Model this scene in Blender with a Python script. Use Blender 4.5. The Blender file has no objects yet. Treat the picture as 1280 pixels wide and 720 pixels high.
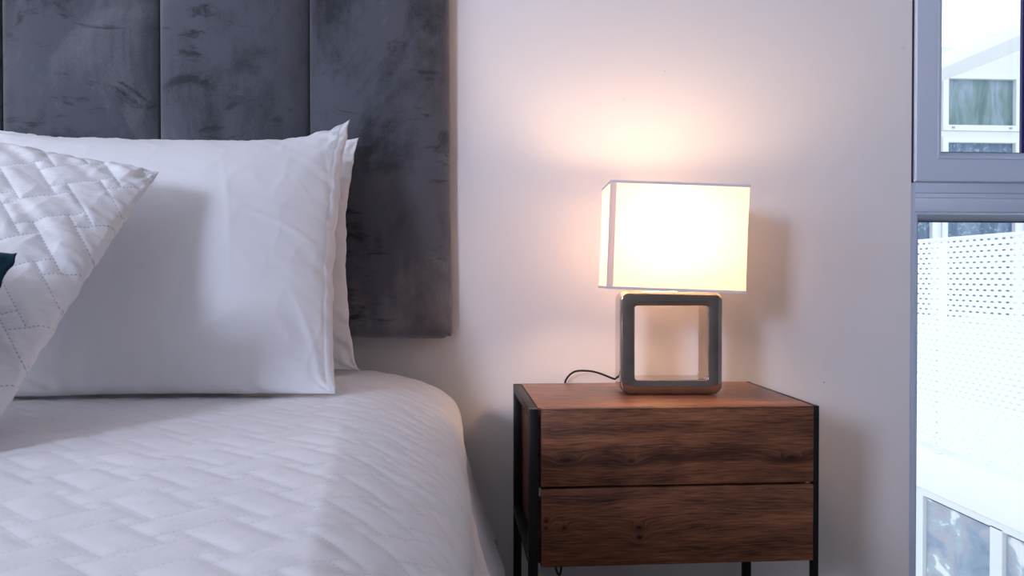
import bpy, bmesh, math, random
import numpy as np
from mathutils import Vector, Matrix, noise as mnoise

S = bpy.context.scene
C = S.collection
R = math.radians
random.seed(7)

# ------------------------------------------------------------------ camera, world, light, exposure
cam_d = bpy.data.cameras.new('camera')
cam = bpy.data.objects.new('camera', cam_d); C.objects.link(cam)
cam.location = (0.0, -1.81, 0.789)
cam.rotation_euler = (R(90) - 0.01321, 0, -0.07584)
cam_d.sensor_width = 36.0; cam_d.lens = 1040.0 / 1280.0 * 36.0
cam_d.clip_start = 0.02; cam_d.clip_end = 200
cam_d.dof.use_dof = True; cam_d.dof.focus_distance = 1.62; cam_d.dof.aperture_fstop = 14.0
S.camera = cam

W = bpy.data.worlds.new('overcast_sky'); S.world = W; W.use_nodes = True
bg = W.node_tree.nodes['Background']
bg.inputs['Color'].default_value = (0.86, 0.93, 1.0, 1); bg.inputs['Strength'].default_value = 1.4

def area(name, loc, rot, sx, sy, power, col, portal=False):
    l = bpy.data.lights.new(name, 'AREA'); l.shape = 'RECTANGLE'; l.size = sx; l.size_y = sy
    l.energy = power; l.color = col
    if portal: l.cycles.is_portal = True
    o = bpy.data.objects.new(name, l); C.objects.link(o); o.location = loc; o.rotation_euler = rot
    return o
# daylight through the window behind the camera to the left; plus an added fill lamp at the left wall opening
area('daylight_front', (-2.55, -4.38, 1.80), (R(83), 0, R(-20)), 0.62, 0.80, 78, (0.68, 0.75, 1.0))
area('fill_left', (-3.42, -2.5, 1.45), (R(90), 0, R(-90)), 2.2, 1.7, 25, (0.87, 0.87, 1.0))
area('daylight_window', (1.2095, 0.12, 1.1), (R(90), 0, R(180)), 0.33, 2.0, 1, (1, 1, 1), portal=True)

S.view_settings.view_transform = 'Standard'; S.view_settings.look = 'None'
S.view_settings.gamma = 1.0; S.view_settings.use_curve_mapping = False
S.view_settings.exposure = 0.30
S.cycles.max_bounces = 10; S.cycles.diffuse_bounces = 6; S.cycles.transparent_max_bounces = 12
S.cycles.sample_clamp_indirect = 6.0
S.cycles.use_denoising = True

# ------------------------------------------------------------------ material helpers
def mat(name, col=(0.8, 0.8, 0.8), rough=0.6, metal=0.0, **kw):
    m = bpy.data.materials.new(name); m.use_nodes = True
    b = m.node_tree.nodes['Principled BSDF']
    b.inputs['Base Color'].default_value = (*col, 1); b.inputs['Roughness'].default_value = rough
    b.inputs['Metallic'].default_value = metal
    for k, v in kw.items(): b.inputs[k.replace('_', ' ')].default_value = v
    return m
class NT:
    def __init__(s, m): s.t = m.node_tree; s.b = s.t.nodes.get('Principled BSDF'); s.out = s.t.nodes['Material Output']
    def n(s, typ, **kw):
        n = s.t.nodes.new(typ)
        for k, v in kw.items(): setattr(n, k, v)
        return n
    def put(s, sock, v):
        if hasattr(v, 'links') or hasattr(v, 'is_output'): s.t.links.new(v, sock)
        else: sock.default_value = v
    def m(s, op, a, b=0.0, c=0.0):
        n = s.n('ShaderNodeMath', operation=op)
        s.put(n.inputs[0], a); s.put(n.inputs[1], b); s.put(n.inputs[2], c)
        return n.outputs[0]
    def noise(s, vec, scale, detail=4, rough=0.55, dist=0.0):
        n = s.n('ShaderNodeTexNoise'); s.put(n.inputs['Vector'], vec)
        n.inputs['Scale'].default_value = scale; n.inputs['Detail'].default_value = detail
        n.inputs['Roughness'].default_value = rough; n.inputs['Distortion'].default_value = dist
        return n.outputs['Fac']
    def mapping(s, vec, loc=(0, 0, 0), rot=(0, 0, 0), scale=(1, 1, 1)):
        n = s.n('ShaderNodeMapping'); s.put(n.inputs['Vector'], vec)
        n.inputs['Location'].default_value = loc; n.inputs['Rotation'].default_value = rot; n.inputs['Scale'].default_value = scale
        return n.outputs[0]
    def ramp(s, fac, stops):
        n = s.n('ShaderNodeValToRGB'); s.put(n.inputs[0], fac)
        e = n.color_ramp.elements
        while len(e) < len(stops): e.new(0.5)
        for el, (p, c) in zip(e, stops): el.position = p; el.color = (*c, 1)
        return n.outputs[0]
    def mix(s, fac, a, b):
        n = s.n('ShaderNodeMix', data_type='RGBA'); s.put(n.inputs[0], fac)
        s.put(n.inputs[6], a if not isinstance(a, tuple) else (*a, 1)); s.put(n.inputs[7], b if not isinstance(b, tuple) else (*b, 1))
        return n.outputs[2]
    def bump(s, h, strength=0.5, dist=0.001, normal=None):
        n = s.n('ShaderNodeBump'); s.put(n.inputs['Height'], h)
        n.inputs['Strength'].default_value = strength; n.inputs['Distance'].default_value = dist
        if normal is not None: s.put(n.inputs['Normal'], normal)
        return n.outputs[0]
    def co(s, which='Object'):
        return s.n('ShaderNodeTexCoord').outputs[which]

# painted plaster wall
M_wall = mat('wall_paint', (0.77, 0.755, 0.76), 0.85)
t = NT(M_wall); v = t.co()
f1 = t.noise(v, 260, 3); f2 = t.noise(v, 3.0, 3)
t.put(t.b.inputs['Normal'], t.bump(f1, 0.12, 0.0008))
# a few small scuffs and one chip in the paint
sep = t.n('ShaderNodeSeparateXYZ'); t.put(sep.inputs[0], v)
def spot(t, X, Y, cx, cy, rx, ry, w=0.45):
    dx = t.m('DIVIDE', t.m('SUBTRACT', X, cx), rx); dy = t.m('DIVIDE', t.m('SUBTRACT', Y, cy), ry)
    d = t.m('SQRT', t.m('ADD', t.m('MULTIPLY', dx, dx), t.m('MULTIPLY', dy, dy)))
    n = t.n('ShaderNodeMapRange'); t.put(n.inputs[0], d)
    n.inputs[1].default_value = 1.0; n.inputs[2].default_value = 1.0 - w; n.inputs[3].default_value = 0; n.inputs[4].default_value = 1
    return n.outputs[0]
base = t.mix(f2, (0.79, 0.775, 0.78), (0.75, 0.735, 0.74))
scr = t.noise(t.mapping(v, scale=(1, 1, 1)), 90, 3, 0.7)
for cx, cz, rx, rz, k in ((0.8414, 0.552, 0.0022, 0.0026, 0.6), (0.475, 1.243, 0.004, 0.0012, 0.35), (0.385, 1.18, 0.012, 0.004, 0.16), (1.02, 1.31, 0.012, 0.012, 0.15), (0.86, 0.55, 0.001, 0.001, 0.5)):
    sp = t.m('MULTIPLY', spot(t, sep.outputs[0], sep.outputs[2], cx, cz, rx, rz), k)
    if k < 0.3: sp = t.m('MULTIPLY', sp, t.m('GREATER_THAN', scr, 0.52))
    base = t.mix(sp, base, (0.25, 0.23, 0.23))
t.put(t.b.inputs['Base Color'], base)

M_ceiling = mat('ceiling_paint', (0.82, 0.82, 0.82), 0.9)
t = NT(M_ceiling); t.put(t.b.inputs['Normal'], t.bump(t.noise(t.co(), 200, 2), 0.1, 0.001))
M_roomwall = mat('room_wall_paint', (0.40, 0.39, 0.39), 0.9)
t = NT(M_roomwall); t.put(t.b.inputs['Normal'], t.bump(t.noise(t.co(), 200, 2), 0.1, 0.001))
M_floor = mat('floor_boards', (0.3, 0.24, 0.19), 0.45)
t = NT(M_floor); v = t.co()
br = t.n('ShaderNodeTexBrick'); t.put(br.inputs['Vector'], v); br.inputs['Scale'].default_value = 1
br.inputs['Brick Width'].default_value = 1.2; br.inputs['Row Height'].default_value = 0.15; br.inputs['Mortar Size'].default_value = 0.002
br.inputs['Color1'].default_value = (0.34, 0.28, 0.23, 1); br.inputs['Color2'].default_value = (0.28, 0.23, 0.19, 1); br.inputs['Mortar'].default_value = (0.08, 0.06, 0.05, 1)
g = t.noise(t.mapping(v, scale=(1, 14, 14)), 6, 5)
t.put(t.b.inputs['Base Color'], t.mix(t.m('MULTIPLY', g, 0.5), br.outputs[0], (0.16, 0.12, 0.1)))

# wood veneer: grain runs along x, bends round knots
def wood(name, knots, bright=1.0, dark_band=None, seed=0.0, along='x', rough=0.42):
    m = mat(name, (0.3, 0.12, 0.06), rough)
    t = NT(m); v = t.co(); s = t.n('ShaderNodeSeparateXYZ'); t.put(s.inputs[0], v)
    X, Y, Z = s.outputs
    if along == 'top': Zc = Y
    elif along == 'side': X, Zc = Y, Z
    else: Zc = Z
    h = t.m('MULTIPLY', t.noise(t.mapping(v, loc=(seed, seed, 0), scale=(1.6, 1.6, 4)), 2.2, 3), 0.028)
    kmask = None
    for kx, kz, rx, rz in knots:
        dx = t.m('DIVIDE', t.m('SUBTRACT', X, kx), rx); dz = t.m('DIVIDE', t.m('SUBTRACT', Zc, kz), rz)
        d2 = t.m('ADD', t.m('MULTIPLY', dx, dx), t.m('MULTIPLY', dz, dz))
        gk = t.m('DIVIDE', 1.0, t.m('ADD', 1.0, d2))
        h = t.m('ADD', h, t.m('MULTIPLY', gk, 0.028))
        k2 = t.m('POWER', gk, 3.0)
        kmask = k2 if kmask is None else t.m('MAXIMUM', kmask, k2)
    T = t.m('ADD', Zc, h)
    cb = t.n('ShaderNodeCombineXYZ'); t.put(cb.inputs[0], t.m('ADD', t.m('MULTIPLY', X, 0.9), seed)); t.put(cb.inputs[2], t.m('MULTIPLY', T, 30.0)); t.put(cb.inputs[1], seed)
    g1 = t.noise(cb.outputs[0], 1.6, 5, 0.6)
    cb2 = t.n('ShaderNodeCombineXYZ'); t.put(cb2.inputs[0], t.m('MULTIPLY', X, 14.0)); t.put(cb2.inputs[2], t.m('MULTIPLY', T, 290.0)); t.put(cb2.inputs[1], seed)
    g2 = t.noise(cb2.outputs[0], 1.4, 4, 0.65)
    big = t.noise(t.mapping(v, loc=(seed * 2, 0, seed), scale=(1.2, 1.2, 5)), 4.5, 3)
    tone = t.m('ADD', t.m('ADD', t.m('MULTIPLY', g1, 0.34), t.m('MULTIPLY', g2, 0.58)), t.m('MULTIPLY', big, 0.30))
    if dark_band is not None:
        z0, zw = dark_band
        d = t.m('DIVIDE', t.m('SUBTRACT', T, z0 + 0.02), zw)
        tone = t.m('SUBTRACT', tone, t.m('MULTIPLY', t.m('DIVIDE', 1.0, t.m('ADD', 1.0, t.m('MULTIPLY', d, d))), 0.10))
    if kmask is not None: tone = t.m('SUBTRACT', tone, t.m('MULTIPLY', kmask, 0.24))
    b = bright
    col = t.ramp(tone, [(0.40, (0.018 * b, 0.007 * b, 0.005 * b)), (0.53, (0.060 * b, 0.023 * b, 0.013 * b)), (0.66, (0.155 * b, 0.060 * b, 0.029 * b)), (0.82, (0.28 * b, 0.120 * b, 0.062 * b))])
    t.put(t.b.inputs['Base Color'], col)
    t.put(t.b.inputs['Normal'], t.bump(g2, 0.25, 0.0004)); t.b.inputs['Specular IOR Level'].default_value = 0.5 if along == 'top' else 0.28
    return m

M_black = mat('black_powder_coat', (0.0035, 0.0035, 0.004), 0.45, Specular_IOR_Level=0.32)
t = NT(M_black); t.put(t.b.inputs['Normal'], t.bump(t.noise(t.co(), 900, 2), 0.15, 0.0002))
M_blackin = mat('black_core', (0.006, 0.005, 0.005), 0.8)
M_rubber = mat('black_cable', (0.008, 0.008, 0.009), 0.4)

# velvet: nap brushed in patches
def velvet(name, c1, c2, c3, seed=0.0, sheen=0.6):
    m = mat(name, c1, 0.75)
    t = NT(m); v = t.co()
    a = t.noise(t.mapping(v, loc=(seed, 0, seed), scale=(1, 1, 0.8)), 4.5, 6, 0.62, 0.6)
    b = t.noise(t.mapping(v, loc=(seed, 3, 0), rot=(0, R(25), 0), scale=(0.7, 1, 2.0)), 9.0, 7, 0.68, 1.2)
    fib = t.noise(t.mapping(v, scale=(1, 1, 0.35)), 700, 2)
    stripe = t.noise(t.mapping(v, scale=(1, 1, 0.12)), 60, 3)
    big = t.noise(t.mapping(v, loc=(seed + 2, 1, 5), scale=(1.0, 1, 0.55)), 3.6, 5, 0.6, 1.0)
    x = t.m('ADD', t.m('MULTIPLY', big, 0.62), t.m('MULTIPLY', a, 0.38))
    x = t.m('ADD', x, t.m('MULTIPLY', t.m('SUBTRACT', stripe, 0.5), 0.07))
    x = t.m('ADD', x, t.m('MULTIPLY', t.m('SUBTRACT', fib, 0.5), 0.12))
    col = t.ramp(x, [(0.36, c2), (0.47, c1), (0.53, c1), (0.64, c3)])
    gate = t.noise(t.mapping(v, loc=(1, seed, 2)), 5.5, 2)
    st = t.n('ShaderNodeMapRange'); t.put(st.inputs[0], t.m('ADD', b, t.m('MULTIPLY', t.m('SUBTRACT', gate, 0.5), 0.5)))
    st.inputs[1].default_value = 0.57; st.inputs[2].default_value = 0.68
    col = t.mix(t.m('MULTIPLY', st.outputs[0], 0.85), col, c2)
    t.put(t.b.inputs['Base Color'], col)
    t.b.inputs['Sheen Weight'].default_value = sheen; t.b.inputs['Sheen Roughness'].default_value = 0.45
    t.b.inputs['Sheen Tint'].default_value = (0.95, 0.93, 0.95, 1)
    t.b.inputs['Specular IOR Level'].default_value = 0.15
    t.put(t.b.inputs['Normal'], t.bump(x, 0.25, 0.002))
    return m
M_velvet = velvet('grey_velvet', (0.080, 0.086, 0.108), (0.020, 0.022, 0.028), (0.165, 0.168, 0.192), 0.0, 0.9)
M_teal = velvet('teal_velvet', (0.002, 0.022, 0.034), (0.001, 0.011, 0.018), (0.004, 0.040, 0.056), 5.0, 0.15)

# white cottons
def cotton(name, col=(0.80, 0.80, 0.82)):
    m = mat(name, col, 0.85); t = NT(m); v = t.co()
    wv = t.noise(v, 1500, 2); w2 = t.noise(t.mapping(v, scale=(1, 1, 0.22)), 26, 4)
    n = t.bump(w2, 0.12, 0.003)
    t.put(t.b.inputs['Normal'], t.bump(wv, 0.2, 0.0003, n))
    t.b.inputs['Sheen Weight'].default_value = 0.15
    t.b.inputs['Specular IOR Level'].default_value = 0.2
    return m
M_cotton = cotton('white_cotton')

PW, PG = 0.043, 0.021; PP = PW + PG
def quilted(name, col=(0.80, 0.80, 0.82), hole=(0.45, 0.48, 0.58), rough_b=0.35):
    m = mat(name, col, 0.8); t = NT(m); uv = t.n('ShaderNodeUVMap').outputs[0]
    s = t.n('ShaderNodeSeparateXYZ'); t.put(s.inputs[0], uv); sh = 0.006
    U = t.m('DIVIDE', t.m('ADD', s.outputs[0], sh), PP); V = t.m('DIVIDE', t.m('ADD', s.outputs[1], sh), PP)
    iu = t.m('FLOOR', U); iv = t.m('FLOOR', V)
    fu = t.m('MULTIPLY', t.m('SUBTRACT', U, iu), PP); fv = t.m('MULTIPLY', t.m('SUBTRACT', V, iv), PP)
    odd = t.m('ABSOLUTE', t.m('MODULO', t.m('ADD', iu, iv), 2.0))
    def inw(f): return t.m('MULTIPLY', t.m('GREATER_THAN', f, sh), t.m('LESS_THAN', f, sh + PW))
    mH = t.m('SUBTRACT', 1.0, t.m('MULTIPLY', inw(fu), odd))
    mV = t.m('SUBTRACT', 1.0, t.m('MULTIPLY', inw(fv), t.m('SUBTRACT', 1.0, odd)))
    def dist(f): return t.m('MINIMUM', t.m('ABSOLUTE', t.m('SUBTRACT', f, sh)), t.m('ABSOLUTE', t.m('SUBTRACT', f, sh + PW)))
    def line(f, mask, along):
        on = t.m('LESS_THAN', dist(f), 0.0008)
        dash = t.m('LESS_THAN', t.m('FRACT', t.m('DIVIDE', along, 0.0048)), 0.55)
        return t.m('MULTIPLY', t.m('MULTIPLY', on, dash), mask)
    st = t.m('MAXIMUM', line(fv, mH, s.outputs[0]), line(fu, mV, s.outputs[1]))
    t.put(t.b.inputs['Base Color'], t.mix(t.m('MULTIPLY', st, 0.85), col, hole))
    wr = t.noise(t.mapping(uv, rot=(0, 0, R(12)), scale=(1, 2.6, 1)), 42, 4, 0.6, 0.4)
    n = t.bump(wr, rough_b, 0.004)
    t.put(t.b.inputs['Normal'], t.bump(t.m('SUBTRACT', 1.0, st), 0.5, 0.0008, n))
    t.b.inputs['Sheen Weight'].default_value = 0.15; t.b.inputs['Specular IOR Level'].default_value = 0.3
    return m
M_quiltpillow = quilted('white_quilted_sham', rough_b=0.4)
M_quiltbed = quilted('white_quilted_spread', hole=(0.62, 0.63, 0.68), rough_b=0.2)

# lamp
M_chrome = mat('silvered_ceramic', (0.36, 0.335, 0.325), 0.045, 1.0)
t = NT(M_chrome); v = t.co()
t.put(t.b.inputs['Normal'], t.bump(t.noise(v, 14, 1, 0.4, 0.3), 0.03, 0.004))
t.put(t.b.inputs['Base Color'], t.ramp(t.noise(v, 14, 4), [(0.3, (0.40, 0.345, 0.31)), (0.7, (0.54, 0.475, 0.435))]))
M_brass = mat('aged_brass', (0.16, 0.085, 0.04), 0.45, 0.6)
def shade_mat(name, col, tr, clear=0.0):
    m = bpy.data.materials.new(name); m.use_nodes = True; t = NT(m); t.t.nodes.remove(t.b)
    d = t.n('ShaderNodeBsdfDiffuse'); d.inputs[0].default_value = (*col, 1)
    tl = t.n('ShaderNodeBsdfTranslucent'); tl.inputs[0].default_value = (*col, 1)
    v = t.co(); w = t.noise(t.mapping(v, scale=(1, 1, 6)), 300, 2)
    nb = t.bump(w, 0.15, 0.0004); t.put(d.inputs['Normal'], nb)
    mx = t.n('ShaderNodeMixShader'); mx.inputs[0].default_value = tr
    t.t.links.new(d.outputs[0], mx.inputs[1]); t.t.links.new(tl.outputs[0], mx.inputs[2])
    tp = t.n('ShaderNodeBsdfTransparent'); tp.inputs[0].default_value = (1.0, 0.97, 0.92, 1); m2 = t.n('ShaderNodeMixShader'); m2.inputs[0].default_value = clear
    t.t.links.new(mx.outputs[0], m2.inputs[1]); t.t.links.new(tp.outputs[0], m2.inputs[2]); t.t.links.new(m2.outputs[0], t.out.inputs[0])
    return m
M_shade = shade_mat('lampshade_fabric', (0.98, 0.92, 0.855), 0.68, 0.04)
M_hem = shade_mat('lampshade_hem', (0.74, 0.73, 0.78), 0.12)
M_seam = shade_mat('lampshade_seam', (0.86, 0.80, 0.80), 0.35)
M_bulb = bpy.data.materials.new('warm_bulb'); M_bulb.use_nodes = True
t = NT(M_bulb); t.t.nodes.remove(t.b); e = t.n('ShaderNodeEmission'); e.inputs[0].default_value = (1.0, 0.62, 0.36, 1); e.inputs[1].default_value = 84
t.t.links.new(e.outputs[0], t.out.inputs[0])

# window and exterior
M_pvc = mat('grey_window_profile', (0.52, 0.61, 0.75), 0.35)
t = NT(M_pvc); t.put(t.b.inputs['Normal'], t.bump(t.noise(t.co(), 300, 2), 0.05, 0.0005))
M_gasket = mat('rubber_gasket', (0.02, 0.022, 0.04), 0.6)
M_gasketblue = mat('violet_edge_seal', (0.03, 0.025, 0.16), 0.5)
M_glass = bpy.data.materials.new('clear_glass'); M_glass.use_nodes = True
t = NT(M_glass); t.t.nodes.remove(t.b)
tr = t.n('ShaderNodeBsdfTransparent'); tr.inputs[0].default_value = (0.97, 0.985, 1, 1); gl = t.n('ShaderNodeBsdfGlossy'); gl.inputs['Roughness'].default_value = 0.02
fr = t.n('ShaderNodeFresnel'); fr.inputs[0].default_value = 1.45
mx = t.n('ShaderNodeMixShader'); t.t.links.new(fr.outputs[0], mx.inputs[0]); t.t.links.new(tr.outputs[0], mx.inputs[1]); t.t.links.new(gl.outputs[0], mx.inputs[2]); t.t.links.new(mx.outputs[0], t.out.inputs[0])
M_render = mat('white_render', (0.74, 0.75, 0.77), 0.9)
t = NT(M_render); t.put(t.b.inputs['Normal'], t.bump(t.noise(t.co(), 60, 3), 0.1, 0.003))
M_metalwhite = mat('white_coated_metal', (0.86, 0.87, 0.88), 0.6)
M_extframe = mat('white_exterior_frame', (0.74, 0.77, 0.80), 0.6)
M_drain = mat('drain_cap_grey', (0.35, 0.38, 0.42), 0.6)
M_ground = mat('exterior_ground', (0.55, 0.55, 0.54), 0.9)
t = NT(M_ground); t.put(t.b.inputs['Base Color'], t.mix(t.noise(t.co(), 2, 5), (0.62, 0.62, 0.60), (0.48, 0.49, 0.47)))
def ext_glass(name, stops, scale=(6, 6, 1.2), drops=False, sc=1.0, seed=0):
    m = mat(name, (0.2, 0.3, 0.35), 0.15); t = NT(m); v = t.co()
    a = t.noise(t.mapping(v, loc=(seed, 0, 0), scale=scale), sc, 4, 0.55, 0.8)
    b = t.noise(t.mapping(v, loc=(0, 0, seed)), 2.6, 4)
    x = t.m('ADD', t.m('MULTIPLY', a, 0.65), t.m('MULTIPLY', b, 0.35))
    c = t.ramp(x, stops)
    if drops:
        d = t.m('GREATER_THAN', t.noise(v, 28, 2, 0.7), 0.60); c = t.mix(t.m('MULTIPLY', d, 0.6), c, (0.4, 0.46, 0.5))
    t.put(t.b.inputs['Base Color'], c)
    return m
M_curtain = ext_glass('curtained_pane', [(0.36, (0.09, 0.16, 0.17)), (0.47, (0.15, 0.24, 0.25)), (0.55, (0.23, 0.31, 0.38)), (0.66, (0.33, 0.40, 0.50))], sc=1.7)
M_wetpane = ext_glass('rain_speckled_pane', [(0.36, (0.055, 0.11, 0.18)), (0.5, (0.10, 0.17, 0.27)), (0.66, (0.22, 0.30, 0.42))], drops=True, sc=1.7, seed=3)
M_lowpane = ext_glass('painted_reflection_pane', [(0.36, (0.17, 0.25, 0.33)), (0.47, (0.28, 0.36, 0.48)), (0.52, (0.40, 0.40, 0.48)), (0.57, (0.36, 0.48, 0.56)), (0.60, (0.78, 0.80, 0.84))], scale=(1, 2.6, 5.0), sc=1.1, seed=1)  # reflections painted into the pane colour as blue-grey and white blobs

# ------------------------------------------------------------------ object helpers
def smooth(me, ang=None):
    me.polygons.foreach_set('use_smooth', [True] * len(me.polygons))
    if ang is not None:
        me.set_sharp_from_angle(angle=R(ang))
def thing(name, label, cat, loc=(0, 0, 0), rot=(0, 0, 0), group=None, kind=None):
    o = bpy.data.objects.new(name, None); C.objects.link(o); o.empty_display_size = 0.1
    o.location = loc; o.rotation_euler = rot
    if label: o['label'] = label
    if cat: o['category'] = cat
    if group: o['group'] = group
    if kind: o['kind'] = kind
    return o
def obj(name, bm, m, parent=None, label=None, cat=None, kind=None, local=False, sharp=30, group=None):
    """link one mesh; coordinates are world unless local; children are moved into their thing's space"""
    if isinstance(bm, bpy.types.Mesh): me = bm
    else:
        me = bpy.data.meshes.new(name); bmesh.ops.recalc_face_normals(bm, faces=bm.faces); bm.to_mesh(me); bm.free()
    me.name = name
    ms = m if isinstance(m, (list, tuple)) else [m]
    for x in ms: me.materials.append(x)
    if parent is not None and not local:
        root = parent
        while root.parent: root = root.parent
        me.transform(Matrix.Translation(-Vector(root.location)))
    smooth(me, sharp)
    o = bpy.data.objects.new(name, me); C.objects.link(o)
    if parent is not None: o.parent = parent
    if label: o['label'] = label
    if cat: o['category'] = cat
    if kind: o['kind'] = kind
    if group: o['group'] = group
    return o
def box(bm, x0, x1, y0, y1, z0, z1, bev=0.0, seg=2, mi=0):
    r = bmesh.ops.create_cube(bm, size=1.0); vs = r['verts']
    for v in vs:
        v.co.x = x0 if v.co.x < 0 else x1; v.co.y = y0 if v.co.y < 0 else y1; v.co.z = z0 if v.co.z < 0 else z1
    fs = set(f for v in vs for f in v.link_faces)
    for f in fs: f.material_index = mi
    if bev > 0:
        es = list(set(e for v in vs for e in v.link_edges))
        bmesh.ops.bevel(bm, geom=es, offset=bev, segments=seg, profile=0.5, affect='EDGES')
    return bm
def B(*a, **k): return box(bmesh.new(), *a, **k)
def loft(bm, rings, close_ring=True, caps=True, close_path=False):
    """rings: list of lists of points"""
    vr = [[bm.verts.new(p) for p in r] for r in rings]; n = len(rings[0])
    m = len(vr)
    for i in range(m if close_path else m - 1):
        a, b = vr[i], vr[(i + 1) % m]
        for j in range(n if close_ring else n - 1):
            k = (j + 1) % n; bm.faces.new((a[j], a[k], b[k], b[j]))
    if caps and close_ring and not close_path:
        bm.faces.new(vr[0][::-1]); bm.faces.new(vr[-1])
    return bm
def tube(pts, r, seg=10, sub=6):
    """tube along a smoothed polyline"""
    P = [Vector(p) for p in pts]; Q = []
    for i in range(len(P) - 1):
        p0 = P[max(i - 1, 0)]; p1 = P[i]; p2 = P[i + 1]; p3 = P[min(i + 2, len(P) - 1)]
        for k in range(sub):
            s = k / sub
            Q.append(0.5 * ((2 * p1) + (p2 - p0) * s + (2 * p0 - 5 * p1 + 4 * p2 - p3) * s * s + (3 * p1 - p0 - 3 * p2 + p3) * s ** 3))
    Q.append(P[-1]); rings = []; up = Vector((0.13, 0.2, 0.97))
    for i, q in enumerate(Q):
        d = (Q[min(i + 1, len(Q) - 1)] - Q[max(i - 1, 0)]).normalized()
        a = d.cross(up)
        if a.length < 1e-3: a = d.cross(Vector((1, 0, 0)))
        a.normalize(); b = d.cross(a).normalized(); up = a.cross(d).normalized() if a.cross(d).length > 0 else up
        rings.append([q + a * math.cos(2 * math.pi * k / seg) * r + b * math.sin(2 * math.pi * k / seg) * r for k in range(seg)])
    return loft(bmesh.new(), rings)
def lathe(prof, seg=24, c=(0, 0, 0)):
    return loft(bmesh.new(), [[Vector((c[0] + r * math.cos(2 * math.pi * k / seg), c[1] + r * math.sin(2 * math.pi * k / seg), c[2] + z)) for k in range(seg)] for r, z in prof])

def vnoise(x, y, seed=0):
    """smooth value noise on numpy arrays, range -1..1"""
    rs = np.random.RandomState(seed); T = rs.uniform(-1, 1, (64, 64))
    xi = np.floor(x).astype(int); yi = np.floor(y).astype(int); fx = x - xi; fy = y - yi
    fx = fx * fx * (3 - 2 * fx); fy = fy * fy * (3 - 2 * fy)
    a = T[xi % 64, yi % 64]; b = T[(xi + 1) % 64, yi % 64]; c = T[xi % 64, (yi + 1) % 64]; d = T[(xi + 1) % 64, (yi + 1) % 64]
    return (a * (1 - fx) + b * fx) * (1 - fy) + (c * (1 - fx) + d * fx) * fy
def fbm(x, y, o=4, seed=0):
    s = 0; a = 1; n = 0
    for i in range(o): s = s + a * vnoise(x * 2 ** i, y * 2 ** i, seed + i); n += a; a *= 0.5
    return s / n
def weave(u, v):
    """distance to the nearest stitched line of the basket-weave quilting"""
    iu = np.floor(u / PP); iv = np.floor(v / PP); fu = u - iu * PP; fv = v - iv * PP
    odd = ((iu + iv) % 2) > 0.5
    inu = fu < PW; inv = fv < PW
    # horizontal rectangle that owns the point
    dH_v = np.minimum(fv, PW - fv)
    even = ~odd
    du_in = np.where(inu, np.minimum(fu, PW - fu) + PG, np.where(even, PP - fu, fu - PW))
    dH = np.minimum(dH_v, du_in)
    dV_u = np.minimum(fu, PW - fu)
    dv_in = np.where(inv, np.minimum(fv, PW - fv) + PG, np.where(odd, PP - fv, fv - PW))
    dV = np.minimum(dV_u, dv_in)
    sm = np.minimum(np.minimum(fu - PW, PP - fu), np.minimum(fv - PW, PP - fv))
    own_h = inv & ((inu & even) | ~inu); own_v = inu & ((inv & odd) | ~inv)
    d = np.where(own_h, dH, np.where(own_v, dV, sm))
    return np.maximum(d, 0)
def grid_mesh(name, P, uv=None, close=False):
    """P: (n,m,3) array -> mesh"""
    n, m = P.shape[:2]
    idx = np.arange(n * m).reshape(n, m)
    q = np.stack([idx[:-1, :-1], idx[1:, :-1], idx[1:, 1:], idx[:-1, 1:]], -1).reshape(-1, 4)
    me = bpy.data.meshes.new(name); me.vertices.add(n * m); me.vertices.foreach_set('co', P.reshape(-1).astype(np.float32))
    me.loops.add(q.size); me.loops.foreach_set('vertex_index', q.reshape(-1).astype(np.int32))
    me.polygons.add(len(q)); me.polygons.foreach_set('loop_start', np.arange(0, q.size, 4, dtype=np.int32))
    if uv is not None:
        l = me.uv_layers.new(name='UVMap'); l.data.foreach_set('uv', uv.reshape(-1, 2)[q.reshape(-1)].reshape(-1).astype(np.float32))
    me.update(calc_edges=True); me.validate()
    return me

# ------------------------------------------------------------------ the setting
WX0, WX1, WY0, CZ = -3.45, 2.0, -4.40, 2.6
wx0, wx1, wz0, wz1 = 1.0425, 1.4010, 0.02, 2.10          # window opening in the back wall
bm = bmesh.new()
box(bm, WX0 - 0.15, wx0, 0, 0.095, -0.15, CZ + 0.15); box(bm, wx1, WX1 + 0.15, 0, 0.095, -0.15, CZ + 0.15)
box(bm, wx0, wx1, 0, 0.095, -0.15, wz0); box(bm, wx0, wx1, 0, 0.095, wz1, CZ + 0.15)
obj('wall_back', bm, M_wall, kind='structure', sharp=30)
bm = bmesh.new()       # front wall with the daylight opening
ax0, ax1, az0, az1 = -2.95, -2.15, 1.30, 2.30
box(bm, WX0 - 0.15, ax0, WY0 - 0.15, WY0, -0.15, CZ + 0.15); box(bm, ax1, WX1 + 0.15, WY0 - 0.15, WY0, -0.15, CZ + 0.15)
box(bm, ax0, ax1, WY0 - 0.15, WY0, -0.15, az0); box(bm, ax0, ax1, WY0 - 0.15, WY0, az1, CZ + 0.15)
obj('wall_front', bm, M_roomwall, kind='structure')
bm = bmesh.new()
box(bm, WX0 - 0.15, WX0, WY0, -3.65, -0.15, CZ + 0.15); box(bm, WX0 - 0.15, WX0, -1.35, 0, -0.15, CZ + 0.15)
box(bm, WX0 - 0.15, WX0, -3.65, -1.35, -0.15, 0.55); box(bm, WX0 - 0.15, WX0, -3.65, -1.35, 2.35, CZ + 0.15)
obj('wall_left', bm, M_roomwall, kind='structure')
obj('wall_right', B(WX1, WX1 + 0.15, WY0, 0, -0.15, CZ + 0.15), M_roomwall, kind='structure')
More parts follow.
